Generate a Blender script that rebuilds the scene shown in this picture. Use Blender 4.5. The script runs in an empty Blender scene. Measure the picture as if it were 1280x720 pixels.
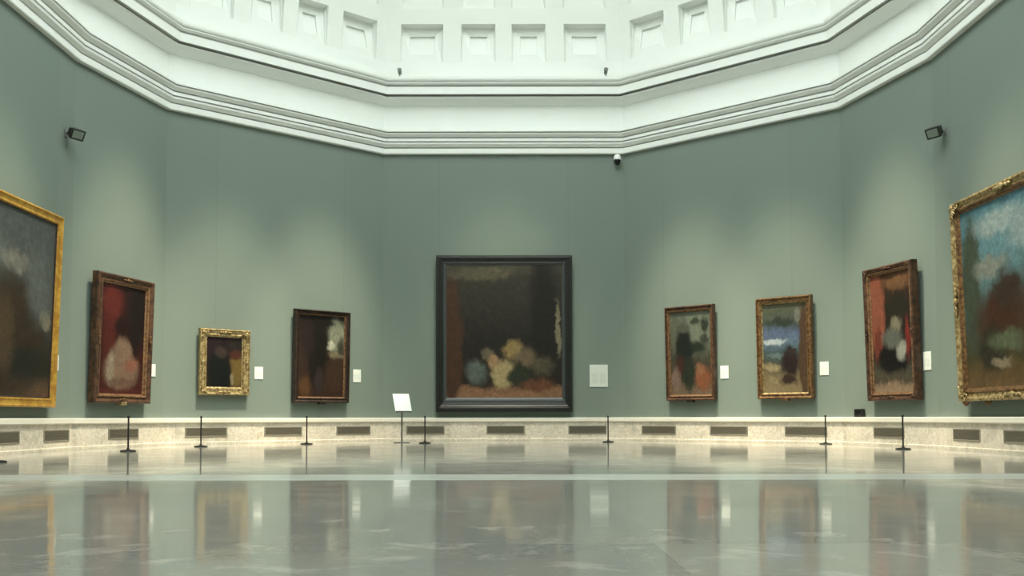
import bpy, bmesh, math, random
from mathutils import Vector, Matrix

random.seed(4)
sc = bpy.context.scene
COL = sc.collection
PI = math.pi

# ------------------------------------------------------------------ helpers
def srgb(r, g, b):
    f = lambda c: (c / 12.92) if c <= .04045 else ((c + .055) / 1.055) ** 2.4
    return (f(r / 255), f(g / 255), f(b / 255), 1)

def tag(o, label=None, cat=None, group=None, kind=None):
    if label: o['label'] = label
    if cat: o['category'] = cat
    if group: o['group'] = group
    if kind: o['kind'] = kind
    return o

def empty(name, loc=(0, 0, 0), rot=(0, 0, 0)):
    o = bpy.data.objects.new(name, None)
    o.empty_display_size = .1
    o.location = loc
    o.rotation_euler = rot
    COL.objects.link(o)
    return o

def obj(name, bm, mat, parent=None, smooth=False, recalc=True):
    if recalc:
        bmesh.ops.recalc_face_normals(bm, faces=bm.faces[:])
    me = bpy.data.meshes.new(name)
    bm.to_mesh(me)
    bm.free()
    me.materials.append(mat)
    if smooth:
        for p in me.polygons: p.use_smooth = True
        try: me.set_sharp_from_angle(angle=math.radians(40))
        except Exception: pass
    o = bpy.data.objects.new(name, me)
    COL.objects.link(o)
    if parent: o.parent = parent
    return o

def copy_tree(o, parent=None):
    c = o.copy()
    COL.objects.link(c)
    if parent: c.parent = parent
    for ch in [k for k in bpy.data.objects if k.parent == o]:
        copy_tree(ch, c)
    return c

def add_box(bm, x0, x1, y0, y1, z0, z1, bev=0, mat=None):
    vs = [bm.verts.new((x, y, z)) for x in (x0, x1) for y in (y0, y1) for z in (z0, z1)]
    idx = [(0, 1, 3, 2), (4, 6, 7, 5), (0, 4, 5, 1), (2, 3, 7, 6), (0, 2, 6, 4), (1, 5, 7, 3)]
    fs = [bm.faces.new([vs[i] for i in f]) for f in idx]
    if bev:
        es = list({e for f in fs for e in f.edges})
        r = bmesh.ops.bevel(bm, geom=es, offset=bev, segments=2, affect='EDGES', profile=.5)
        vs = list({v for f in r['faces'] for v in f.verts} | {v for v in vs if v.is_valid})
    if mat is not None:
        bmesh.ops.transform(bm, matrix=mat, verts=[v for v in vs if v.is_valid])

def add_lathe(bm, prof, seg=24, M=None):
    """prof = [(r, z)...] turned about z."""
    rings = []
    for r, z in prof:
        if r < 1e-6:
            rings.append([bm.verts.new((0, 0, z))])
        else:
            rings.append([bm.verts.new((r * math.cos(2 * PI * k / seg), r * math.sin(2 * PI * k / seg), z)) for k in range(seg)])
    for a, b in zip(rings, rings[1:]):
        for k in range(seg):
            k2 = (k + 1) % seg
            if len(a) == 1 and len(b) == 1: continue
            if len(a) == 1: bm.faces.new((a[0], b[k], b[k2]))
            elif len(b) == 1: bm.faces.new((a[k], b[0], a[k2]))
            else: bm.faces.new((a[k], b[k], b[k2], a[k2]))
    if M is not None:
        bmesh.ops.transform(bm, matrix=M, verts=[v for r in rings for v in r])

def add_ellipsoid(bm, c, r, rot=0, seg=8, rings=5):
    """ellipsoid; rot turns it about the y axis (in the plane of a frame)."""
    M = Matrix.Translation(c) @ Matrix.Rotation(rot, 4, 'Y') @ Matrix.Diagonal((r[0], r[1], r[2], 1))
    bmesh.ops.create_uvsphere(bm, u_segments=seg, v_segments=rings, radius=1, matrix=M)

def add_curl(bm, c, r0, r1, turns, a0, y, th, flip=1, n=26):
    """a tapering scroll in the xz plane, swept as a round tube."""
    pts = []
    for i in range(n + 1):
        t = i / n
        a = a0 + flip * turns * 2 * PI * t
        r = r0 + (r1 - r0) * t
        pts.append((Vector((c[0] + r * math.cos(a), y, c[1] + r * math.sin(a))), th * (1 - .45 * t)))
    add_tube(bm, pts)

def add_tube(bm, pts, seg=7):
    rings = []
    for i, (p, r) in enumerate(pts):
        d = (pts[min(i + 1, len(pts) - 1)][0] - pts[max(i - 1, 0)][0]).normalized()
        up = Vector((0, 1, 0)) if abs(d.y) < .9 else Vector((1, 0, 0))
        a = d.cross(up).normalized(); b = d.cross(a)
        rings.append([bm.verts.new(p + a * r * math.cos(2 * PI * k / seg) + b * r * math.sin(2 * PI * k / seg)) for k in range(seg)])
    for A, B in zip(rings, rings[1:]):
        for k in range(seg):
            bm.faces.new((A[k], B[k], B[(k + 1) % seg], A[(k + 1) % seg]))
    bm.faces.new(rings[0]); bm.faces.new(rings[-1][::-1])

# ------------------------------------------------------------------ materials
class NT:
    def __init__(s, name):
        s.m = bpy.data.materials.new(name)
        s.m.use_nodes = True
        s.t = s.m.node_tree
        s.b = s.t.nodes['Principled BSDF']
    def n(s, typ, **kw):
        nd = s.t.nodes.new(typ)
        for k, v in kw.items(): setattr(nd, k, v)
        return nd
    def set(s, nd, **kw):
        for k, v in kw.items():
            nd.inputs[k.replace('_', ' ')].default_value = v
    def l(s, a, b): s.t.links.new(a, b)
    def mix(s, fac, a, b, mode='MIX'):
        nd = s.n('ShaderNodeMix', data_type='RGBA', blend_type=mode)
        for i, v in ((0, fac), (6, a), (7, b)):
            if hasattr(v, 'is_output'): s.l(v, nd.inputs[i])
            else: nd.inputs[i].default_value = v
        return nd.outputs[2]
    def noise(s, vec, scale, detail=3, rough=.55, dist=0):
        nd = s.n('ShaderNodeTexNoise')
        nd.inputs['Scale'].default_value = scale
        nd.inputs['Detail'].default_value = detail
        nd.inputs['Roughness'].default_value = rough
        nd.inputs['Distortion'].default_value = dist
        if vec is not None: s.l(vec, nd.inputs['Vector'])
        return nd
    def rng(s, v, a, b, c=0, d=1, smooth=True):
        nd = s.n('ShaderNodeMapRange', interpolation_type='SMOOTHSTEP' if smooth else 'LINEAR')
        s.l(v, nd.inputs[0])
        for i, x in enumerate((a, b, c, d)): nd.inputs[i + 1].default_value = x
        return nd.outputs[0]
    def bump(s, h, strength, dist=.01):
        nd = s.n('ShaderNodeBump')
        nd.inputs['Strength'].default_value = strength
        nd.inputs['Distance'].default_value = dist
        s.l(h, nd.inputs['Height'])
        s.l(nd.outputs[0], s.b.inputs['Normal'])
    def math(s, op, a, b=0.):
        nd = s.n('ShaderNodeMath', operation=op)
        for i, v in enumerate((a, b)):
            if hasattr(v, 'is_output'): s.l(v, nd.inputs[i])
            else: nd.inputs[i].default_value = v
        return nd.outputs[0]

def plain(name, c, rough=.5, metal=0., spec=.5, var=.12, scale=6.):
    s = NT(name)
    tc = s.n('ShaderNodeTexCoord')
    nz = s.noise(tc.outputs['Object'], scale)
    d = tuple(v * (1 - var) for v in c[:3]) + (1,)
    u = tuple(min(1, v * (1 + var)) for v in c[:3]) + (1,)
    s.l(s.mix(nz.outputs[0], d, u), s.b.inputs['Base Color'])
    s.set(s.b, Roughness=rough, Metallic=metal)
    s.b.inputs['Specular IOR Level'].default_value = spec
    return s.m

def mat_plaster():
    s = NT('white_plaster')
    tc = s.n('ShaderNodeTexCoord')
    nz = s.noise(tc.outputs['Object'], 1.3, 4)
    s.l(s.mix(nz.outputs[0], (.80, .83, .795, 1), (.86, .885, .85, 1)), s.b.inputs['Base Color'])
    s.set(s.b, Roughness=.7)
    s.b.inputs['Specular IOR Level'].default_value = .2
    s.bump(s.noise(tc.outputs['Object'], 30, 3).outputs[0], .05, .004)
    return s.m

WALLC = (.196, .243, .211)
def mat_wall():
    s = NT('green_wall_fabric')
    uv = s.n('ShaderNodeUVMap')
    sep = s.n('ShaderNodeSeparateXYZ'); s.l(uv.outputs[0], sep.inputs[0])
    # cloth panels 3 m wide, joined by fine seams
    u = s.math('ADD', sep.outputs[0], 31.5)
    u = s.math('DIVIDE', u, 3.0)
    fr = s.math('FRACT', u)
    d = s.math('MINIMUM', fr, s.math('SUBTRACT', 1., fr))
    seam = s.rng(d, .0, .006, 1, 0)
    fl = s.math('FLOOR', u)
    wn = s.n('ShaderNodeTexWhiteNoise', noise_dimensions='1D'); s.l(fl, wn.inputs['W'])
    c = s.mix(s.math('MULTIPLY', wn.outputs[0], .8), tuple(v * .985 for v in WALLC) + (1,), (WALLC[0] * 1.04, WALLC[1] * 1.02, WALLC[2] * 1.02, 1))
    mp = s.n('ShaderNodeMapping'); mp.inputs['Scale'].default_value = (1, .35, 1); s.l(uv.outputs[0], mp.inputs[0])
    big = s.noise(mp.outputs[0], 1.1, 3, .5)
    c = s.mix(s.rng(big.outputs[0], .35, .7, 0, .12), c, (.218, .236, .207, 1))
    c = s.mix(s.math('MULTIPLY', seam, .22), c, (.12, .15, .12, 1))
    s.l(c, s.b.inputs['Base Color'])
    s.set(s.b, Roughness=.85)
    s.b.inputs['Specular IOR Level'].default_value = .15
    wv = s.noise(uv.outputs[0], 260, 2)
    s.bump(wv.outputs[0], .06, .003)
    return s.m

def mat_dado():
    s = NT('cream_marble')
    uv = s.n('ShaderNodeUVMap')
    br = s.n('ShaderNodeTexBrick', offset=0., squash=1.)
    s.l(uv.outputs[0], br.inputs['Vector'])
    s.set(br, Scale=1.0, Mortar_Size=.004, Mortar_Smooth=.2, Bias=0., Brick_Width=.58, Row_Height=.9)
    br.inputs['Color1'].default_value = srgb(222, 213, 198)
    br.inputs['Color2'].default_value = srgb(190, 184, 170)
    br.inputs['Mortar'].default_value = srgb(176, 167, 150)
    nz = s.noise(uv.outputs[0], 2.2, 6, .6, 1.2)
    c = s.mix(s.rng(nz.outputs[0], .42, .58, 0, .75), br.outputs[0], srgb(234, 224, 208))
    vn = s.noise(uv.outputs[0], 3.5, 5, .6, 2.5)
    v = s.math('ABSOLUTE', s.math('SUBTRACT', vn.outputs[0], .5))
    c = s.mix(s.rng(v, 0, .05, .6, 0), c, srgb(186, 170, 146))
    s.l(c, s.b.inputs['Base Color'])
    s.set(s.b, Roughness=.3)
    return s.m

def mat_floor():
    s = NT('polished_marble_floor')
    tc = s.n('ShaderNodeTexCoord')
    P = tc.outputs['Object']
    sep = s.n('ShaderNodeSeparateXYZ'); s.l(P, sep.inputs[0])
    br = s.n('ShaderNodeTexBrick', offset=.5)
    s.l(P, br.inputs['Vector'])
    s.set(br, Scale=1.0, Mortar_Size=.003, Mortar_Smooth=.3, Bias=0., Brick_Width=1.25, Row_Height=.8)
    br.inputs['Color1'].default_value = srgb(166, 165, 156)
    br.inputs['Color2'].default_value = srgb(146, 146, 140)
    br.inputs['Mortar'].default_value = srgb(140, 139, 132)
    n1 = s.noise(P, 1.4, 6, .62, 1.0)
    c = s.mix(s.rng(n1.outputs[0], .4, .65, 0, .5), br.outputs[0], srgb(160, 155, 142))
    n2 = s.noise(P, 3.4, 4, .6, .4)
    c = s.mix(s.rng(n2.outputs[0], .54, .68, 0, .5), c, srgb(198, 194, 184))
    n3 = s.noise(P, 2.3, 5, .6, 2.0)
    v = s.math('ABSOLUTE', s.math('SUBTRACT', n3.outputs[0], .5))
    c = s.mix(s.rng(v, 0, .012, .25, 0), c, srgb(190, 186, 176))
    # pale inlaid band across the middle of the room
    band = s.math('MULTIPLY', s.rng(sep.outputs[1], 8.05, 8.08), s.rng(sep.outputs[1], 8.86, 8.89, 1, 0))
    c = s.mix(band, c, srgb(200, 203, 194))
    s.l(c, s.b.inputs['Base Color'])
    r = s.rng(n1.outputs[0], .3, .7, .06, .11)
    r = s.math('ADD', r, s.math('MULTIPLY', band, .12))
    s.l(r, s.b.inputs['Roughness'])
    s.b.inputs['IOR'].default_value = 1.52
    h1 = s.noise(P, 1.1, 2, .5); h2 = s.noise(P, 4.5, 2, .5)
    h = s.math('ADD', h1.outputs[0], s.math('MULTIPLY', h2.outputs[0], .22))
    s.bump(h, .10, .02)
    return s.m

def mat_gilt(name, c_hi, c_lo, metal=.55, rough=.42, scale=14., lo=.38, hi=.62):
    s = NT(name)
    tc = s.n('ShaderNodeTexCoord')
    nz = s.noise(tc.outputs['Object'], scale, 4, .65)
    c = s.mix(s.rng(nz.outputs[0], lo, hi), c_lo, c_hi)
    s.l(c, s.b.inputs['Base Color'])
    s.set(s.b, Roughness=rough, Metallic=metal)
    s.bump(nz.outputs[0], .25, .01)
    return s.m

def mat_painting(name, ramp, blobs, seed, warp=.09):
    """a loose painterly canvas: a sky-to-ground ramp with soft brushed patches over it."""
    s = NT(name)
    tc = s.n('ShaderNodeTexCoord')
    G = tc.outputs['Generated']
    sep0 = s.n('ShaderNodeSeparateXYZ'); s.l(G, sep0.inputs[0])
    cmb = s.n('ShaderNodeCombineXYZ')
    s.l(sep0.outputs[0], cmb.inputs[0]); s.l(sep0.outputs[2], cmb.inputs[2])
    cmb.inputs[1].default_value = seed * 3.7
    P = cmb.outputs[0]
    def wob(scale, amp, P):
        nz = s.noise(P, scale, 3, .6)
        sub = s.n('ShaderNodeVectorMath', operation='SUBTRACT'); s.l(nz.outputs[1], sub.inputs[0]); sub.inputs[1].default_value = (.5, .5, .5)
        ma = s.n('ShaderNodeVectorMath', operation='MULTIPLY_ADD'); s.l(sub.outputs[0], ma.inputs[0])
        ma.inputs[1].default_value = (amp, 0, amp); s.l(P, ma.inputs[2])
        return ma.outputs[0]
    Q = wob(4, warp * 1.6, P)
    Q = wob(14, warp * .8, Q)
    Q = wob(42, warp * .45, Q)
    sep = s.n('ShaderNodeSeparateXYZ'); s.l(Q, sep.inputs[0])
    cr = s.n('ShaderNodeValToRGB')
    el = cr.color_ramp.elements
    while len(el) < len(ramp): el.new(.5)
    for e, (p, c) in zip(el, ramp):
        e.position = p; e.color = srgb(*c)
    s.l(sep.outputs[2], cr.inputs[0])
    col = cr.outputs[0]
    for (cx, cz, rx, rz, c, *soft) in blobs:
        k = (soft[0] if soft else .35) * .72
        ma = s.n('ShaderNodeVectorMath', operation='MULTIPLY_ADD'); s.l(Q, ma.inputs[0])
        ma.inputs[1].default_value = (1 / rx, 0, 1 / rz)
        ma.inputs[2].default_value = (-cx / rx, 0, -cz / rz)
        ln = s.n('ShaderNodeVectorMath', operation='LENGTH'); s.l(ma.outputs[0], ln.inputs[0])
        col = s.mix(s.rng(ln.outputs['Value'], 1 + k, 1 - k, 0, 1), col, srgb(*c))
    st = s.noise(P, 26, 5, .75, .4)
    col = s.mix(s.rng(st.outputs[0], .32, .68, 0, .55), col, s.mix(1., col, (.42, .42, .40, 1), 'MULTIPLY'))
    st2 = s.noise(P, 17, 6, .8, .8)
    col = s.mix(s.rng(st2.outputs[0], .50, .72, 0, .6), col, s.mix(1., col, (1.9, 1.85, 1.7, 1), 'MULTIPLY'))
    col = s.mix(1., col, (.78, .78, .77, 1), 'MULTIPLY')
    s.l(col, s.b.inputs['Base Color'])
    s.set(s.b, Roughness=.5)
    s.b.inputs['Specular IOR Level'].default_value = .25
    return s.m

M = {}
M['plaster'] = mat_plaster()
M['wall'] = mat_wall()
M['dado'] = mat_dado()
M['rail'] = plain('pale_marble_rail', srgb(236, 231, 218), .3, var=.06, scale=3)
M['floor'] = mat_floor()
M['black'] = plain('black_metal', srgb(34, 34, 32), .45)
M['black_wood'] = plain('ebonised_wood', srgb(30, 31, 30), .35, var=.25, scale=9)
M['ebony_lip'] = plain('grey_highlight_lip', srgb(66, 70, 72), .3, var=.2)  # black moulding's inner highlight, caught light put into the colour as grey
M['grey_metal'] = plain('grey_metal', srgb(120, 122, 118), .4, metal=.3)
M['white_paint'] = plain('white_painted_board', srgb(246, 248, 244), .5, var=.015)
M['card'] = plain('white_card', srgb(240, 243, 232), .6, var=.02)
M['panel_grey'] = plain('pale_grey_card', srgb(212, 218, 208), .6, var=.02)
M['vent'] = plain('taupe_vent_metal', srgb(136, 130, 116), .55, var=.08)
M['vent_dark'] = plain('vent_shadow_gap', srgb(104, 99, 86), .7, var=.1)
M['gold_bright'] = mat_gilt('bright_gilding', srgb(214, 170, 78), srgb(184, 134, 56), .45, .4, 7.)
M['gold_old'] = mat_gilt('worn_gilding', srgb(190, 170, 122), srgb(126, 102, 64), .4, .45, 18.)
M['gold_brown'] = mat_gilt('brown_gilding', srgb(138, 104, 66), srgb(84, 60, 38), .35, .45, 16.)
M['wood_red'] = mat_gilt('reddish_brown_frame_wood', srgb(98, 68, 48), srgb(60, 40, 29), .1, .45, 9.)
M['wood_dark'] = mat_gilt('dark_frame_wood', srgb(62, 44, 34), srgb(30, 22, 18), .1, .45, 10.)
M['lip_red'] = mat_gilt('rubbed_gold_lip', srgb(150, 116, 82), srgb(104, 74, 52), .3, .4, 20.)
M['lens'] = plain('smoked_dome', srgb(12, 14, 13), .12, var=.05)
M['lamp_glass'] = plain('frosted_lamp_glass', srgb(120, 132, 122), .25, var=.1)

# ------------------------------------------------------------------ the room: a ring of twelve walls
PT = [(-7.35, -.1), (-7.35, 16.1), (-6.70, 18.72), (-2.80, 22), (2.80, 22), (6.70, 18.72), (7.35, 16.1),
      (7.35, -.1), (6.70, -2.72), (2.80, -6), (-2.80, -6), (-6.70, -2.72)]
PT = [Vector(p) for p in PT]
NW = len(PT)
SIDE = ['left', 'left_bay', 'far_left', 'far', 'far_right', 'right_bay', 'right',
        'back_right_bay', 'back_right', 'back', 'back_left', 'back_left_bay']
IDX = {n: i for i, n in enumerate(SIDE)}

def wall_dir(i):
    t = (PT[(i + 1) % NW] - PT[i % NW]).normalized()
    return t, Vector((t.y, -t.x))

def corner(i, p):
    """corner i of the ring, moved p into the room (mitred)."""
    t0, n0 = wall_dir(i - 1); t1, n1 = wall_dir(i)
    h = (n0 + n1).normalized()
    return PT[i % NW] + h * (p / h.dot(n1))

def sweep(i_list, prof, closed=False):
    """profile [(p, z)] run along walls; UV = metres along the wall, height."""
    bm = bmesh.new()
    uvl = bm.loops.layers.uv.new('UVMap')
    pr = prof + [prof[0]] if closed else prof
    for i in i_list:
        t, n = wall_dir(i)
        mid = (PT[i] + PT[(i + 1) % NW]) / 2
        A = [corner(i, p) for p, z in pr]; B = [corner(i + 1, p) for p, z in pr]
        acc = 0
        for k in range(len(pr) - 1):
            vs = [bm.verts.new((*A[k], pr[k][1])), bm.verts.new((*B[k], pr[k][1])),
                  bm.verts.new((*B[k + 1], pr[k + 1][1])), bm.verts.new((*A[k + 1], pr[k + 1][1]))]
            f = bm.faces.new(vs)
            flat = abs(pr[k][1] - pr[k + 1][1]) < 1e-4
            for lp in f.loops:
                co = lp.vert.co
                lp[uvl].uv = ((co.xy - mid).dot(t) + i * 3.3 * 0, co.z + ((co.xy - mid).dot(n) if flat else 0))
    bmesh.ops.remove_doubles(bm, verts=bm.verts[:], dist=1e-5)
    return bm

# floor
bm = bmesh.new()
vs = [bm.verts.new((p.x * 1.03, (p.y - 8) * 1.015 + 8, 0)) for p in PT]
vb = [bm.verts.new((v.co.x, v.co.y, -.2)) for v in vs]
bm.faces.new(vs)
bm.faces.new(vb[::-1])
for k in range(NW): bm.faces.new((vs[k], vs[(k + 1) % NW], vb[(k + 1) % NW], vb[k]))
tag(obj('floor', bm, M['floor']), kind='structure')

for i, sd in enumerate(SIDE):
    w = obj('wall_' + sd, sweep([i], [(0, 0), (0, 6.75), (-.3, 6.75), (-.3, 0)], True), M['wall'])
    tag(w, kind='structure')
    b = obj('baseboard_' + sd, sweep([i], [(0, 0), (.085, 0), (.085, .04), (.06, .052), (.06, .425), (0, .425)]), M['dado'])
    tag(b, kind='structure')
    obj('cap_rail', sweep([i], [(.0, .425), (.07, .425), (.085, .437), (.10, .442), (.10, .515), (.092, .525), (.08, .527), (0, .527)]),
        M['rail'], b)

ALL = list(range(NW))
# architrave, frieze and cornice
tag(obj('trim_1', sweep(ALL, [(-.02, 6.66), (.085, 6.66), (.095, 6.675), (.095, 6.785), (.0, 6.79), (.0, 6.815), (.10, 6.815), (.155, 6.87), (.165, 6.91),
    (.04, 6.915), (.04, 6.935), (.175, 6.935), (.175, 7.0), (.04, 7.005), (.04, 7.03), (.18, 7.03), (.235, 7.08), (.25, 7.11), (.12, 7.115), (.12, 7.135), (.26, 7.135), (.26, 7.17), (.02, 7.195)]),
    M['plaster']), kind='structure')
tag(obj('trim_2', sweep(ALL, [(.02, 7.18), (.02, 7.81)]), M['plaster']), kind='structure')
tag(obj('trim_3', sweep(ALL, [(.02, 7.80), (.045, 7.805), (.06, 7.825), (.16, 7.865), (.25, 7.905), (.28, 7.93), (.29, 7.94), (.285, 7.945), (.02, 7.945), (.02, 8.0), (.33, 8.0), (.345, 7.985),
    (.345, 8.145), (.355, 8.16), (.22, 8.165), (.22, 8.195), (.355, 8.195), (.40, 8.225), (.41, 8.25), (.30, 8.255), (.30, 8.275), (.40, 8.275), (.42, 8.30),
    (.425, 8.325), (.425, 8.375), (.12, 8.40)]), M['plaster']), kind='structure')

# coffered vault
R0, SPR, P0 = 6.5, 8.31, .2
PHI_END = math.radians(60)
def vault_pt(i, tau, arc, dep=0.):
    ph = arc / R0
    p = P0 + R0 * (1 - math.cos(ph)); z = SPR + R0 * math.sin(ph)
    a = corner(i, p); b = corner(i + 1, p)
    q = a.lerp(b, tau)
    t, n = wall_dir(i)
    q = q - n * dep
    return Vector((q.x, q.y, z))

ROWS = [(.47, 1.33), (1.68, 2.54), (2.98, 3.75), (4.1, 4.8), (5.1, 5.75)]
ARC_END = R0 * PHI_END
SYM4 = [(.058, .24), (.318, .465), (.535, .682), (.76, .942)]
bm = bmesh.new()
for i in ALL:
    L = (PT[(i + 1) % NW] - PT[i]).length
    if L > 8:
        n = 13
        cols = [((k + .16) / n, (k + .84) / n) for k in range(n)]
    elif L < 3:
        cols = [(.10, .44), (.56, .90)]
    else:
        cols = SYM4
    tb = [0.] + [x for c in cols for x in c] + [1.]
    ab = [0.] + [x for r in ROWS for x in r] + [ARC_END]
    for a in range(len(ab) - 1):
        a0, a1 = ab[a], ab[a + 1]
        for k in range(len(tb) - 1):
            t0, t1 = tb[k], tb[k + 1]
            if not (a % 2 and k % 2):
                ns = max(1, int((a1 - a0) / .3))
                for q in range(ns):
                    b0 = a0 + (a1 - a0) * q / ns; b1 = a0 + (a1 - a0) * (q + 1) / ns
                    bm.faces.new([bm.verts.new(vault_pt(i, *c)) for c in ((t0, b0), (t1, b0), (t1, b1), (t0, b1))])
                continue
            wid = (vault_pt(i, t1, a0) - vault_pt(i, t0, a0)).length
            loops = []
            for ins, d0, d1 in ((0, 0, 0), (.005, .04, .12), (.018, .045, .13), (.023, .07, .21), (.20, .075, .20), (.204, .10, .26)):
                dt = ins / wid * (t1 - t0)
                loops.append([bm.verts.new(vault_pt(i, c[0], c[1], c[2])) for c in
                              ((t0 + dt, a0 + ins, d0), (t1 - dt, a0 + ins, d0), (t1 - dt, a1 - ins, d1), (t0 + dt, a1 - ins, d1))])
            for A, B in zip(loops, loops[1:]):
                for q in range(4):
                    bm.faces.new((A[q], A[(q + 1) % 4], B[(q + 1) % 4], B[q]))
            bm.faces.new(loops[-1])
PE = P0 + R0 * (1 - math.cos(PHI_END)); ZE = SPR + R0 * math.sin(PHI_END)
ring = [corner(i, PE) for i in ALL]; ring2 = [corner(i, PE + .25) for i in ALL]
for i in ALL:
    j = (i + 1) % NW
    bm.faces.new([bm.verts.new((*c, z)) for c, z in ((ring[i], ZE), (ring[j], ZE), (ring2[j], ZE), (ring2[i], ZE))])
    bm.faces.new([bm.verts.new((*c, z)) for c, z in ((ring2[i], ZE), (ring2[j], ZE), (ring2[j], ZE + .5), (ring2[i], ZE + .5))])
bmesh.ops.remove_doubles(bm, verts=bm.verts[:], dist=1e-4)
tag(obj('ceiling', bm, M['plaster']), kind='structure')

# glazed laylight in the crown of the vault, lit by the daylight above it
sky = NT('lit_frosted_glazing')
sky.b.inputs['Base Color'].default_value = (.8, .8, .8, 1)
sky.b.inputs['Emission Color'].default_value = (.93, 1.0, .965, 1)
sky.b.inputs['Emission Strength'].default_value = 5.55
bm = bmesh.new()
bm.faces.new([bm.verts.new((*c, ZE + .45)) for c in ring2])
win = empty('window_1', (0, 8, ZE + .45))
tag(win, kind='structure')
g = obj('glass', bm, sky.m); g.parent = win; g.matrix_parent_inverse = Matrix.Translation((0, -8, -ZE - .45))
bm = bmesh.new()
xs = [p.x for p in ring2]; ys = [p.y for p in ring2]
for k in range(-3, 4): add_box(bm, k * 1.05 - .03, k * 1.05 + .03, min(ys) + (1.6 if abs(k) > 1 else 0), max(ys) - (1.6 if abs(k) > 1 else 0), ZE + .36, ZE + .44)
y = min(ys) + 1.7
while y < max(ys) - 1.5:
    add_box(bm, min(xs), max(xs), y - .03, y + .03, ZE + .34, ZE + .42); y += 1.4
g = obj('glazing_bars', bm, M['plaster']); g.parent = win; g.matrix_parent_inverse = Matrix.Translation((0, -8, -ZE - .45))

# ------------------------------------------------------------------ things on the walls
def at_wall(side, s, off, z):
    i = IDX[side]
    t, n = wall_dir(i)
    q = (PT[i] + PT[(i + 1) % NW]) / 2 + t * s + n * off
    return (q.x, q.y, z), math.atan2(t.y, t.x)

def on_wall(name, side, s, off, z, tilt=0.):
    loc, a = at_wall(side, s, off, z)
    return empty(name, loc, (tilt, 0, a))

def frame_mesh(W, H, ws, wt, wb, prof):
    bm = bmesh.new()
    loops = []
    for u, d in prof:
        x = W / 2 - u * ws
        loops.append([bm.verts.new(c) for c in ((-x, -d, u * wb), (x, -d, u * wb), (x, -d, H - u * wt), (-x, -d, H - u * wt))])
    for A, B in zip(loops, loops[1:]):
        for q in range(4): bm.faces.new((A[q], A[(q + 1) % 4], B[(q + 1) % 4], B[q]))
    return bm

FLAT = [(0, 0), (0, .085), (.06, .10), (.16, .105), (.22, .09), (.34, .082), (.62, .075), (.70, .085), (.80, .08), (.84, .06), (1, .045)]
DEEP = [(0, 0), (0, .11), (.07, .135), (.20, .14), (.28, .12), (.42, .10), (.60, .10), (.70, .115), (.82, .105), (.86, .08), (1, .06)]
EBONY = [(0, 0), (0, .12), (.05, .135), (.28, .14), (.34, .12), (.40, .12), (.46, .105), (.70, .085), (.76, .095), (.84, .09), (.88, .07), (1, .055)]

def edge_bumps(bm, W, H, ws, wt, wb, u, d, step, r, alt=.6, squash=.55):
    """carved relief running round a frame at fraction u of its width."""
    x = W / 2 - u * ws; z0 = u * wb; z1 = H - u * wt
    runs = [((-x, z0), (x, z0)), ((x, z0), (x, z1)), ((x, z1), (-x, z1)), ((-x, z1), (-x, z0))]
    for (a, b), (c, e) in runs:
        L = math.hypot(c - a, e - b); n = max(2, int(L / step)); ang = math.atan2(e - b, c - a)
        for k in range(n):
            t = (k + .5) / n
            big = 1 if k % 2 else alt
            add_ellipsoid(bm, (a + (c - a) * t, -d, b + (e - b) * t), (step * .52 * (1 if big == 1 else .8), r * squash, r * big),
                          -ang + (.35 if k % 2 else -.35), 7, 4)

def corner_leaf(x, z, sx, sz, d, k):
    """an acanthus-like corner cartouche: shell, side leaves and two curls."""
    bm = bmesh.new()
    add_ellipsoid(bm, (x, -d, z), (.055 * k, .03 * k, .055 * k), PI / 4, 10, 6)
    for a in (-.9, -.45, 0, .45, .9):
        dirx, dirz = math.cos(PI / 4 + a), math.sin(PI / 4 + a)
        add_ellipsoid(bm, (x - sx * dirx * .07 * k, -d + .004, z - sz * dirz * .07 * k), (.05 * k, .02 * k, .018 * k), -math.atan2(-sz * dirz, -sx * dirx), 8, 5)
    add_curl(bm, (x - sx * .15 * k, z + sz * .01 * k), .05 * k, .01 * k, 1.2, PI / 2 * sz, -d, .014 * k, -sx * sz)
    add_curl(bm, (x + sx * .01 * k, z - sz * .15 * k), .05 * k, .01 * k, 1.2, 0 if sx > 0 else PI, -d, .014 * k, sx * sz)
    return bm

def centre_leaf(x, z, d, k, vert=False):
    bm = bmesh.new()
    r = PI / 2 if vert else 0
    add_ellipsoid(bm, (x, -d, z), (.06 * k, .028 * k, .045 * k), r, 10, 6)
    for q in (-1, 1):
        for m, l in ((.10, .055), (.17, .045)):
            dx, dz = (0, q * m * k) if vert else (q * m * k, 0)
            add_ellipsoid(bm, (x + dx, -d + .004, z + dz), (l * k, .018 * k, .024 * k), r + q * .3, 8, 5)
    return bm

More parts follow.
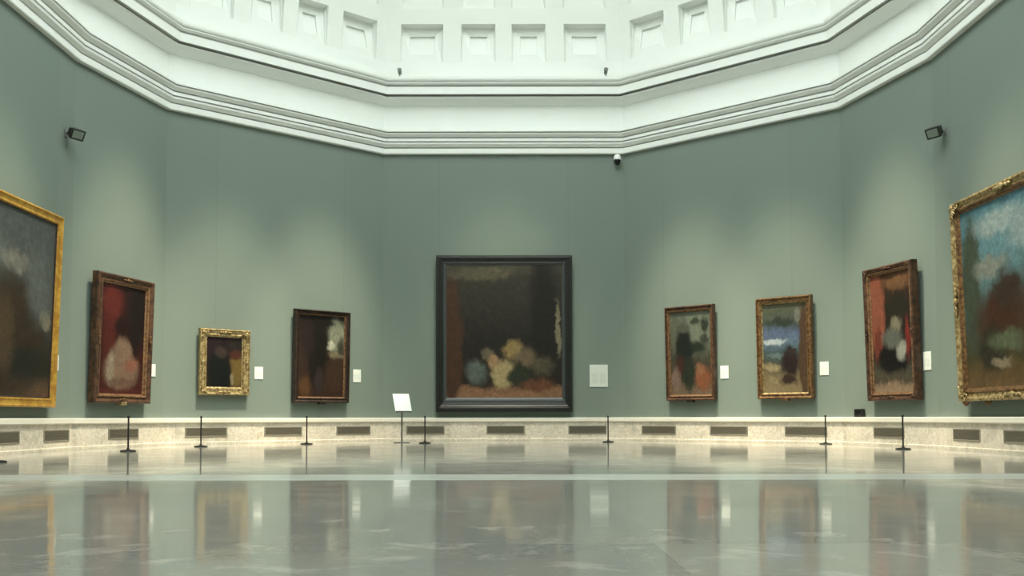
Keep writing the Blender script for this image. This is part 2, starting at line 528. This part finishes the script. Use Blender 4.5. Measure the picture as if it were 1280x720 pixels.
def painting(side, s0, s1, z, H, ws, wt, wb, prof, fmat, canvas, label, tilt=1.6, group=None, relief=None, corners=0., centres=0.,
             lip=None, plate=None, off=.03, omat=None, feet=False):
    W = s1 - s0
    r = on_wall('framed_painting', side, (s0 + s1) / 2, off, z, math.radians(tilt))
    tag(r, label, 'painting', group)
    if lip:                                     # the last stretch of the moulding in its own finish
        cut = lip[0]
        inner = [p for p in prof if p[0] >= cut]
        outer = [p for p in prof if p[0] <= cut]
        if outer[-1][0] < cut - 1e-6 or inner[0] != outer[-1]: outer.append(inner[0])
        obj('frame', frame_mesh(W, H, ws, wt, wb, outer), fmat, r)
        obj('inner_lip', frame_mesh(W, H, ws, wt, wb, inner), lip[1], r)
    else:
        obj('frame', frame_mesh(W, H, ws, wt, wb, prof), fmat, r)
    bm = bmesh.new()
    dc = prof[-1][1] - .002
    add_box(bm, -W / 2 + ws * .97, W / 2 - ws * .97, -dc, -dc + .02, wb * .97, H - wt * .97)
    obj('canvas', bm, canvas, r)
    omat = omat or fmat
    if relief:
        bm = bmesh.new()
        for (u, d, step, rad) in relief: edge_bumps(bm, W, H, ws, wt, wb, u, d, step, rad)
        obj('carved_border', bm, omat, r, smooth=True)
    d = max(p[1] for p in prof)
    if corners:
        for sx in (-1, 1):
            for sz in (-1, 1):
                x = sx * (W / 2 - ws * .45); zz = (wb * .45 if sz < 0 else H - wt * .45)
                obj('corner_ornament', corner_leaf(x, zz, sx, sz, d, corners), omat, r, smooth=True)
    if centres:
        for x, zz, v in ((0, wb * .4, False), (0, H - wt * .4, False), (-W / 2 + ws * .4, H / 2, True), (W / 2 - ws * .4, H / 2, True)):
            obj('centre_ornament', centre_leaf(x, zz, d, centres, v), omat, r, smooth=True)
    if feet:
        for q in (-1, 1):
            for xx in (W / 2 - .10, W / 2 - .78):
                bm = bmesh.new()
                add_curl(bm, (q * xx, .01), .085, .015, 1.4, PI / 2, -.07, .032, q)
                add_ellipsoid(bm, (q * xx, -.07, .0), (.05, .05, .06), 0, 10, 6)
                obj('scroll_foot', bm, M['gold_brown'], r, smooth=True)
    if plate:
        bm = bmesh.new()
        add_box(bm, -.07, .07, -d - .012, -.02, -.035, .03, .006)
        obj('nameplate', bm, plate, r)
    return r

# canvases: loose, generic pictures in the colours of each painting
CV = {}
CV['dusk'] = mat_painting('canvas_dark_grove',
    [(0, (150, 112, 84)), (.065, (140, 104, 78)), (.10, (44, 36, 29)), (.40, (36, 33, 28)), (.72, (50, 48, 42)), (.93, (58, 56, 48)), (1, (84, 80, 66))],
    [(.04, .42, .10, .50, (74, 50, 34), .3), (.30, .93, .28, .05, (92, 88, 70), .7), (.85, .62, .12, .5, (33, 30, 26), .6),
     (.50, .17, .10, .10, (178, 160, 118), .5), (.57, .36, .07, .07, (150, 128, 84), .6), (.26, .19, .09, .08, (96, 104, 98), .6),
     (.68, .29, .09, .07, (112, 98, 76), .7), (.82, .24, .09, .07, (84, 78, 60), .7), (.37, .33, .05, .05, (108, 98, 80), .6),
     (.63, .17, .10, .07, (46, 52, 38), .5), (.78, .10, .13, .045, (104, 68, 46), .6), (.42, .27, .05, .05, (164, 132, 100), .6),
     (.965, .52, .022, .20, (128, 122, 98), .5)], 1, .075)
CV['storm'] = mat_painting('canvas_grey_storm',
    [(0, (104, 78, 56)), (.06, (92, 72, 54)), (.12, (40, 40, 34)), (.30, (54, 54, 50)), (.55, (86, 90, 88)), (1, (84, 90, 90))],
    [(.58, .30, .30, .36, (60, 47, 35), .4), (.72, .30, .16, .2, (56, 44, 34), .5), (.55, .18, .40, .09, (34, 36, 31), .5), (.52, .32, .09, .2, (84, 68, 50), .6), (.60, .72, .14, .05, (128, 126, 118), .8),
     (.92, .44, .05, .06, (150, 142, 122), .6), (.85, .62, .12, .2, (98, 102, 102), .8), (.2, .5, .2, .3, (78, 74, 64), .6), (.25, .75, .2, .1, (120, 124, 120), .7)], 2, .08)
CV['rose'] = mat_painting('canvas_rose_drapery',
    [(0, (92, 40, 36)), (.08, (74, 33, 30)), (.5, (56, 25, 24)), (1, (52, 26, 25))],
    [(.24, .82, .22, .2, (106, 44, 38), .6), (.20, .5, .14, .2, (92, 38, 34), .7), (.80, .72, .2, .34, (34, 24, 24), .5), (.52, .62, .2, .08, (42, 22, 22), .6),
     (.50, .22, .38, .17, (140, 112, 94), .35), (.52, .40, .20, .12, (142, 116, 98), .45), (.72, .27, .14, .06, (156, 102, 84), .7),
     (.26, .24, .08, .14, (158, 142, 124), .7), (.50, .11, .30, .03, (116, 90, 76), .7)], 3, .06)
CV['ochre'] = mat_painting('canvas_black_and_ochre',
    [(0, (44, 34, 26)), (.5, (40, 30, 26)), (1, (48, 32, 38))],
    [(.85, .34, .20, .36, (124, 102, 54), .45), (.82, .66, .18, .09, (84, 46, 36), .6), (.85, .85, .2, .1, (44, 40, 36), .6), (.38, .32, .32, .46, (22, 25, 23), .3),
     (.40, .70, .16, .10, (74, 60, 52), .8), (.73, .16, .05, .12, (150, 136, 110), .6)], 4, .08)
CV['cloud'] = mat_painting('canvas_dark_tree_pale_cloud',
    [(0, (62, 40, 30)), (.25, (58, 40, 32)), (.6, (62, 46, 38)), (1, (36, 30, 26))],
    [(.84, .76, .20, .20, (146, 148, 128), .5), (.70, .64, .10, .06, (206, 202, 180), .6), (.82, .52, .17, .04, (140, 128, 102), .6), (.5, .9, .3, .05, (30, 27, 23), .6),
     (.42, .50, .22, .40, (30, 25, 21), .45), (.20, .70, .14, .2, (46, 34, 32), .6), (.93, .62, .06, .10, (70, 70, 58), .6),
     (.82, .25, .26, .22, (68, 48, 36), .6), (.14, .12, .12, .12, (96, 66, 40), .7), (.46, .2, .08, .16, (58, 46, 46), .6)], 5, .09)
CV['russet'] = mat_painting('canvas_green_wood_russet_bush',
    [(0, (128, 108, 90)), (.08, (118, 96, 78)), (.2, (78, 64, 50)), (.5, (74, 74, 62)), (1, (112, 116, 102))],
    [(.66, .76, .38, .26, (122, 130, 114), .6), (.85, .83, .10, .09, (52, 58, 48), .6), (.62, .88, .10, .04, (58, 64, 52), .7), (.66, .56, .22, .08, (44, 54, 44), .6), (.86, .66, .1, .06, (60, 66, 56), .6), (.12, .75, .1, .2, (98, 102, 86), .6),
     (.34, .54, .20, .32, (34, 39, 35), .45), (.44, .24, .17, .2, (46, 54, 43), .5), (.24, .36, .10, .12, (72, 44, 38), .6), (.80, .19, .20, .15, (142, 88, 60), .5),
     (.72, .30, .12, .06, (150, 106, 78), .7), (.30, .80, .16, .04, (88, 92, 78), .7), (.13, .18, .11, .14, (132, 110, 98), .6)], 6, .10)
CV['valley'] = mat_painting('canvas_blue_valley',
    [(0, (152, 132, 100)), (.16, (140, 122, 92)), (.30, (86, 84, 70)), (.44, (72, 88, 88)), (.55, (104, 124, 142)), (.68, (100, 112, 142)), (.78, (78, 88, 88)), (.92, (92, 98, 80)), (1, (112, 108, 84))],
    [(.42, .80, .32, .05, (60, 68, 60), .6), (.82, .86, .1, .07, (122, 122, 112), .6), (.26, .57, .26, .03, (198, 208, 214), .6), (.3, .42, .2, .03, (110, 128, 128), .6), (.93, .42, .11, .6, (88, 66, 48), .4),
     (.20, .29, .20, .045, (164, 148, 114), .6), (.62, .34, .20, .16, (48, 34, 32), .45), (.66, .46, .11, .05, (56, 48, 44), .6), (.58, .14, .18, .05, (62, 46, 38), .6),
     (.22, .13, .12, .05, (152, 136, 102), .6)], 7, .08)
CV['drape'] = mat_painting('canvas_terracotta_and_grey',
    [(0, (168, 142, 116)), (.05, (150, 126, 104)), (.09, (84, 76, 62)), (.20, (86, 82, 70)), (.32, (40, 34, 30)), (.7, (48, 40, 32)), (1, (84, 52, 38))],
    [(.12, .70, .22, .36, (150, 88, 68), .3), (.14, .42, .10, .14, (120, 62, 50), .6), (.66, .92, .30, .07, (126, 90, 62), .6), (.66, .70, .26, .16, (46, 41, 33), .6),
     (.52, .27, .38, .13, (24, 22, 23), .35), (.50, .46, .24, .09, (108, 110, 102), .6), (.60, .57, .13, .05, (140, 132, 112), .7), (.73, .34, .13, .08, (170, 168, 158), .5),
     (.89, .44, .06, .16, (130, 52, 46), .6)], 8, .09)
CV['hill'] = mat_painting('canvas_blue_sky_brown_hill',
    [(0, (120, 94, 62)), (.08, (104, 82, 52)), (.18, (72, 68, 44)), (.32, (78, 84, 70)), (.5, (94, 120, 120)), (.75, (104, 142, 152)), (1, (86, 128, 142))],
    [(.10, .60, .10, .36, (70, 80, 66), .5), (.38, .88, .22, .06, (156, 172, 172), .7), (.40, .36, .26, .18, (72, 43, 28), .5), (.28, .20, .12, .14, (50, 47, 33), .5), (.46, .25, .2, .06, (96, 104, 78), .6),
     (.30, .66, .16, .05, (136, 140, 132), .8), (.45, .52, .13, .10, (60, 44, 36), .5), (.36, .12, .08, .03, (146, 132, 108), .7),
     (.78, .38, .22, .26, (72, 52, 38), .5), (.7, .8, .2, .1, (150, 166, 168), .7)], 9, .09)

painting('far', -1.56, 1.57, .655, 3.61, .235, .215, .33, EBONY, M['black_wood'], CV['dusk'],
         'largest painting, dark picture in a wide plain black frame, centred on the far wall', lip=(.70, M['ebony_lip']), tilt=1.0, off=.03)
painting('left', 4.10, 7.32, .70, 3.08, .17, .17, .17, FLAT, M['gold_bright'], CV['storm'],
         'big grey and brown painting in plain bright gold frame, cut by the left picture edge', lip=(.84, M['wood_dark']), tilt=1.6, off=.04)
painting('left_bay', -.93, .70, .80, 2.30, .19, .17, .17, DEEP, M['wood_red'], CV['rose'],
         'tall dark red painting with pale pink shape, in reddish brown frame left of the corner', lip=(.70, M['lip_red']), tilt=1.6,
         centres=.6, omat=M['gold_brown'], plate=M['gold_old'])
painting('far_left', -1.875, -.80, .995, 1.345, .165, .165, .165, FLAT, M['gold_old'], CV['ochre'],
         'smallest painting, black and ochre, in a broad carved gold frame', relief=[(.80, .08, .05, .009)],
         corners=.62, centres=.62, tilt=1.4, plate=None)
painting('far_left', .205, 1.56, .86, 2.02, .125, .115, .13, DEEP, M['wood_dark'], CV['cloud'],
         'dark brown painting with pale cloud at upper right, in narrow dark frame', lip=(.82, M['lip_red']), tilt=1.5, plate=M['wood_dark'],
         group=None)
painting('far_right', -1.37, -.19, .895, 2.07, .10, .13, .13, DEEP, M['wood_red'], CV['russet'],
         'narrow painting with russet patch at lower right, nearest right of the big black frame', lip=(.60, M['lip_red']), tilt=1.5, plate=M['wood_dark'])
painting('far_right', .79, 1.97, .90, 2.085, .125, .135, .13, DEEP, M['gold_brown'], CV['valley'],
         'painting with blue sky and tan ground in brown gilt frame, right of the russet one', lip=(.82, M['gold_old']), tilt=1.5, plate=M['gold_brown'])
painting('right_bay', -.39, 1.00, .825, 2.44, .14, .14, .15, DEEP, M['wood_red'], CV['drape'],
         'tall painting with terracotta left edge and white patch, in carved red brown frame', lip=(.60, M['lip_red']), tilt=1.6,
         relief=[(.3, .125, .12, .012)], omat=M['wood_red'], corners=.5, centres=.6)
painting('right', -7.02, -3.82, .77, 3.13, .20, .20, .20, DEEP, M['gold_old'], CV['hill'],
         'big blue sky painting in ornate carved gold frame, cut by the right picture edge',
         lip=(.60, M['gold_brown']),
         relief=[(.14, .125, .09, .026), (.40, .10, .07, .016)], corners=1.1, centres=1.1, tilt=1.6, off=.05, feet=True)

# labels on the wall
def card(side, s, z0, z1, w, label, cat='label', name='wall_label', group='white wall labels', mat=None, t=.012):
    r = on_wall(name, side, s, 0, z0)
    tag(r, label, cat, group)
    bm = bmesh.new()
    add_box(bm, -w / 2, w / 2, -t, 0.001, 0, z1 - z0, .003)
    obj('card', bm, M['card'] if mat is None else mat, r)
    bm = bmesh.new()
    add_box(bm, -w / 2 + .012, w / 2 - .012, -t - .001, -t + .001, .012, z1 - z0 - .012)
    obj('printed_sheet', bm, PRINT if name == 'wall_label' else PRINT_GREY, r)
    return r

def mat_print(tone):
    s = NT('printed_sheet')
    tc = s.n('ShaderNodeTexCoord')
    sep = s.n('ShaderNodeSeparateXYZ'); s.l(tc.outputs['Generated'], sep.inputs[0])
    ln = s.math('FRACT', s.math('MULTIPLY', sep.outputs[2], 17.))
    ln = s.math('MULTIPLY', s.rng(ln, .5, .6), s.rng(sep.outputs[2], .62, .64, 1, 0))
    ln = s.math('MULTIPLY', ln, s.rng(sep.outputs[2], .12, .14))
    a = s.math('ABSOLUTE', s.math('SUBTRACT', sep.outputs[0], .5))
    ln = s.math('MULTIPLY', ln, s.math('MULTIPLY', s.rng(a, .04, .06), s.rng(a, .40, .42, 1, 0)))
    mp = s.n('ShaderNodeMapping'); mp.inputs['Scale'].default_value = (30, 1, 17); s.l(tc.outputs['Generated'], mp.inputs[0])
    nz = s.noise(mp.outputs[0], 1.5, 2)
    ln = s.math('MULTIPLY', ln, s.rng(nz.outputs[0], .35, .5))
    s.l(s.mix(s.math('MULTIPLY', ln, .45), tone + (1,), srgb(150, 154, 150)), s.b.inputs['Base Color'])
    s.set(s.b, Roughness=.6)
    return s.m
PRINT = mat_print(srgb(240, 243, 234)[:3]); PRINT_GREY = mat_print(srgb(212, 218, 208)[:3])

card('left', 7.60, 1.31, 1.57, .13, 'small white label beside the right edge of the plain gold frame')
card('left_bay', .98, 1.33, 1.57, .17, 'small white label to the right of the dark red painting')
card('far_left', -.54, 1.34, 1.60, .19, 'small white label to the right of the smallest painting')
card('far_left', 1.85, 1.33, 1.62, .20, 'small white label right of the narrow dark framed painting, left of the lectern')
card('far_right', -.03, 1.35, 1.63, .19, 'small white label between the two narrow paintings right of centre')
card('far_right', 2.15, 1.36, 1.63, .18, 'small white label right of the blue sky and tan ground painting')
card('right_bay', 1.09, 1.33, 1.65, .20, 'small white label to the right of the tall terracotta edged painting')
card('far', 2.19, 1.23, 1.745, .42, 'large white text panel on the wall right of the black framed painting', 'text panel', 'text_panel', 'wall text', M['panel_grey'], .018)

# vents in the marble base
def vent(side, s, label, first=[None]):
    loc, a = at_wall(side, s, .06, .145)
    if first[0] is None:
        r = empty('air_vent', loc, (0, 0, a))
        W, H = .88, .195
        obj('vent_frame', frame_mesh(W, H, .028, .022, .022, [(0, 0), (0, .008), (.2, .012), (.8, .012), (1, .006), (1, -.0)]), M['vent'], r)
        bm = bmesh.new(); add_box(bm, -W / 2 + .02, W / 2 - .02, -.002, .012, .02, H - .02)
        obj('backing', bm, M['vent_dark'], r)
        bm = bmesh.new()
        n = 8
        for k in range(n):
            z = .03 + (H - .06) * k / (n - 1)
            add_box(bm, -W / 2 + .026, W / 2 - .026, -.001, .001, -.009, .009,
                    mat=Matrix.Translation((0, -.006, z)) @ Matrix.Rotation(math.radians(35), 4, 'X'))
        obj('louvres', bm, M['vent'], r)
        first[0] = r
    else:
        r = copy_tree(first[0]); r.location = loc; r.rotation_euler = (0, 0, a)
    tag(r, label, 'vent', 'air vents in the marble base')
    return r

for side, s, lb in [
    ('far', -1.81, 'grey vent in marble base behind the lectern and its nearest barrier post'),
    ('far', .035, 'grey vent in marble base under the middle of the black framed painting'),
    ('far', 1.92, 'grey vent in marble base under the large white text panel'),
    ('far_left', 1.735, 'grey vent in marble base under the label right of the narrow dark frame'),
    ('far_left', .01, 'grey vent in marble base below the left edge of the narrow dark framed painting'),
    ('far_left', -1.69, 'grey vent in marble base under the smallest painting'),
    ('left_bay', .04, 'grey vent in marble base under the dark red painting'),
    ('left', 7.53, 'grey vent in marble base just right of the plain gold framed painting'),
    ('left', 5.90, 'grey vent in marble base under the plain gold framed painting, cut by picture edge'),
    ('far_right', -1.63, 'grey vent in marble base left below the narrow painting with russet patch'),
    ('far_right', .08, 'grey vent in marble base under the label between two narrow paintings'),
    ('far_right', 1.77, 'grey vent in marble base under the blue sky and tan ground painting'),
    ('right_bay', .08, 'grey vent in marble base under the tall terracotta edged painting'),
    ('right', -7.03, 'grey vent in marble base below the left end of the ornate gold frame'),
    ('right', -5.47, 'grey vent in marble base at the right picture edge, under the ornate gold frame')]:
    vent(side, s, lb)

# low barrier posts
def post(x, y, label, first=[None]):
    if first[0] is None:
        r = empty('barrier_post', (x, y, 0))
        bm = bmesh.new(); add_lathe(bm, [(0, 0), (.118, 0), (.122, .006), (.12, .014), (.10, .021), (.035, .027), (.022, .036), (.02, .05), (0, .05)], 28)
        obj('base', bm, M['black'], r, smooth=True)
        bm = bmesh.new(); add_lathe(bm, [(0, .03), (.0135, .03), (.0135, .535), (0, .535)], 14)
        obj('pole', bm, M['black'], r, smooth=True)
        bm = bmesh.new(); add_lathe(bm, [(0, .525), (.019, .525), (.021, .532), (.021, .553), (.017, .562), (.008, .567), (0, .568)], 16)
        obj('cap', bm, M['black'], r, smooth=True)
        first[0] = r
    else:
        r = copy_tree(first[0]); r.location = (x, y, 0)
    tag(r, label, 'barrier post', 'low black barrier posts around the room')

for x, y, lb in [
    (-1.63, 19.63, 'low black barrier post just right of the white topped lectern'),
    (2.21, 20.26, 'low black barrier post in front of the base below the large white text panel'),
    (-3.94, 19.04, 'low black barrier post in front of the narrow dark framed painting'),
    (-5.55, 17.46, 'low black barrier post in front of the smallest painting'),
    (-5.97, 15.15, 'low black barrier post in front of the dark red painting'),
    (-6.09, 11.44, 'low black barrier post at the left picture edge, only its round foot showing'),
    (6.23, 18.48, 'low black barrier post right of the blue sky and tan ground painting'),
    (6.49, 15.52, 'low black barrier post in front of the tall terracotta edged painting')]:
    post(x, y, lb)

# lectern with white reading board
r = empty('lectern', (-2.15, 20.05, 0), (0, 0, math.radians(18)))
tag(r, 'thin grey lectern with tilted white reading board, left of the black framed painting', 'lectern')
bm = bmesh.new(); add_box(bm, -.15, .15, -.12, .12, 0, .012, .004); obj('base', bm, M['grey_metal'], r)
bm = bmesh.new(); add_lathe(bm, [(0, .01), (.017, .01), (.017, .72), (0, .72)], 14); obj('pole', bm, M['grey_metal'], r, smooth=True)
TB = Matrix.Translation((0, -.02, .84)) @ Matrix.Rotation(math.radians(-40), 4, 'X')
bm = bmesh.new(); add_box(bm, -.175, .175, -.012, .006, -.245, .245, .004, TB); obj('reading_board', bm, M['white_paint'], r)
bm = bmesh.new(); add_box(bm, -.17, .17, -.032, .0, -.262, -.246, .003, TB); obj('ledge', bm, M['grey_metal'], r)
bm = bmesh.new()
add_box(bm, -.05, .05, .006, .02, -.09, .09, .003, TB)
add_box(bm, -.018, .018, -.03, .02, .68, .80, .003)
obj('bracket', bm, M['grey_metal'], r)

# black sensor box standing on the rail
loc, a = at_wall('right_bay', -.80, .055, .527)
r = empty('sensor_box', loc, (0, 0, a)); tag(r, 'small black box standing on the marble rail left of the tall terracotta edged painting', 'sensor box')
bm = bmesh.new(); add_box(bm, -.12, .12, -.04, .04, .0, .155, .012); obj('housing', bm, M['black'], r)
bm = bmesh.new(); add_box(bm, -.09, .09, -.044, -.038, .05, .13, .002); obj('grille', bm, M['lens'], r)
bm = bmesh.new(); add_lathe(bm, [(0, 0), (.008, 0), (.01, .004), (0, .006)], 10, Matrix.Translation((.08, -.04, .025)) @ Matrix.Rotation(PI / 2, 4, 'X')); obj('button', bm, M['grey_metal'], r)

# dome security camera under the cornice
loc, a = at_wall('far', 2.64, .13, 6.47)
r = empty('dome_camera', loc, (0, 0, a)); tag(r, 'white dome security camera with dark lens under the cornice at a corner', 'security camera')
bm = bmesh.new(); add_lathe(bm, [(0, .16), (.03, .16), (.05, .15), (.075, .12), (.085, .08), (.085, .04), (.08, .03), (0, .03)], 24); obj('housing', bm, M['white_paint'], r, smooth=True)
bm = bmesh.new(); add_lathe(bm, [(.078, .032), (.075, -.01), (.064, -.05), (.042, -.08), (.02, -.093), (0, -.097)], 24); obj('dome', bm, M['lens'], r, smooth=True)
bm = bmesh.new(); add_box(bm, -.035, .035, .02, .131, .09, .13, .004); add_box(bm, -.05, .05, .118, .131, .05, .17, .004); obj('bracket', bm, M['white_paint'], r)

# wall floodlights
def floodlight(side, s, z, label, turn, sx):
    loc, a = at_wall(side, s, 0, z)
    r = empty('floodlight', loc, (0, 0, a)); tag(r, label, 'floodlight', 'floodlights high on the side walls')
    T = Matrix.Scale(.75, 4) @ Matrix.Translation((0, -.22, 0)) @ Matrix.Rotation(turn, 4, 'Z') @ Matrix.Rotation(math.radians(28), 4, 'X')
    bm = bmesh.new()
    # tapering black body, wide lamp mouth at the front
    f = [(-.17, -.10, -.12), (.17, -.10, -.12), (.17, -.10, .12), (-.17, -.10, .12)]
    b = [(-.12, .10, -.07), (.12, .10, -.07), (.12, .10, .08), (-.12, .10, .08)]
    A = [bm.verts.new(T @ Vector(p)) for p in f]; B = [bm.verts.new(T @ Vector(p)) for p in b]
    bm.faces.new(A); bm.faces.new(B)
    for k in range(4): bm.faces.new((A[k], A[(k + 1) % 4], B[(k + 1) % 4], B[k]))
    obj('housing', bm, M['black'], r)
    bm = bmesh.new(); add_box(bm, -.13, .13, -.108, -.098, -.085, .085, .004, T); obj('lamp_glass', bm, M['lamp_glass'], r)
    bm = bmesh.new(); add_box(bm, -.02, .02, -.14, 0, -.02, .02, .004); add_box(bm, -.06, .06, -.015, .006, -.06, .06, .004)
    add_box(bm, -.15, .15, -.02, .06, .115, .13, .003, T)
    obj('bracket', bm, M['grey_metal'], r)

floodlight('left', 7.78, 5.30, 'dark floodlight high on the left wall, above the gold framed painting', math.radians(-30), 1)
floodlight('right', -7.66, 5.27, 'dark floodlight high on the right wall, above the ornate gold frame', math.radians(30), -1)

# little spotlights standing on the cornice
def spot(s, label):
    loc, a = at_wall('far', s, .37, 8.376)
    r = empty('spotlight', loc, (0, 0, a)); tag(r, label, 'spotlight', 'small spotlights standing on the cornice')
    bm = bmesh.new(); add_lathe(bm, [(0, 0), (.04, 0), (.045, .01), (.02, .018), (.012, .03), (.012, .08), (0, .08)], 16); obj('stand', bm, M['grey_metal'], r, smooth=True)
    bm = bmesh.new()
    add_lathe(bm, [(0, -.075), (.035, -.07), (.042, -.04), (.045, .06), (.05, .07), (.046, .075), (.04, .066), (0, .06)], 18,
              Matrix.Translation((0, 0, .125)) @ Matrix.Rotation(math.radians(65), 4, 'X'))
    obj('lamp_head', bm, M['grey_metal'], r, smooth=True)
spot(-2.395, 'small grey spotlight on the cornice above the far wall, the left one')
spot(2.36, 'small grey spotlight on the cornice above the far wall, the right one')

# ------------------------------------------------------------------ picture lights hung at the laylight's edge
def lamp(x, y, z, tx, ty, tz, power, size, blend=.9, col=(1, .87, .66)):
    d = bpy.data.lights.new('gallery_lamp', 'SPOT')
    d.energy = power; d.spot_size = math.radians(size); d.spot_blend = blend; d.color = col; d.shadow_soft_size = .25
    o = bpy.data.objects.new('gallery_lamp', d); COL.objects.link(o)
    o.location = (x, y, z)
    o.rotation_euler = (Vector((tx, ty, tz)) - Vector((x, y, z))).to_track_quat('-Z', 'Y').to_euler()

for side, s, zt, e, ang in (('far_left', -1.35, 1.3, 4200, 19), ('far_left', .9, 1.5, 4200, 19), ('far_right', -.78, 1.5, 4200, 19), ('far_right', 1.4, 1.4, 4200, 19),
                        ('left_bay', 0, 1.6, 4200, 21), ('right_bay', .3, 1.6, 4200, 21), ('left', 6.0, 1.5, 3000, 20), ('right', -6.0, 1.5, 3000, 20), ('far', 0, 1.4, 2000, 24)):
    (tx, ty, tz), a = at_wall(side, s, 0, zt)
    (lx, ly, lz), a = at_wall(side, s * .8, 5.2, 13.3)
    lamp(lx, ly, lz, tx, ty, tz - .6, e * 2.0, ang + 2, 1.0, (1, .90, .66))

w = bpy.data.worlds.new('world'); sc.world = w; w.use_nodes = True
w.node_tree.nodes['Background'].inputs[0].default_value = (.75, .85, 1, 1)
w.node_tree.nodes['Background'].inputs[1].default_value = .3

# ------------------------------------------------------------------ camera
cam = bpy.data.cameras.new('camera'); co = bpy.data.objects.new('camera', cam); COL.objects.link(co)
cam.sensor_width = 36; cam.lens = 36 * 1190 / 1280
cam.shift_x = 10 / 1280; cam.shift_y = 110 / 1280
co.location = (0, 0, .527)
co.rotation_mode = 'XYZ'
co.rotation_euler = (Matrix.Rotation(math.radians(92.5), 4, 'X') @ Matrix.Rotation(math.radians(-.09), 4, 'Z')).to_euler()
cam.clip_end = 200
sc.camera = co
sc.view_settings.view_transform = 'Standard'
sc.view_settings.look = 'None'
sc.view_settings.exposure = 0
sc.view_settings.gamma = 1
sc.view_settings.use_curve_mapping = False
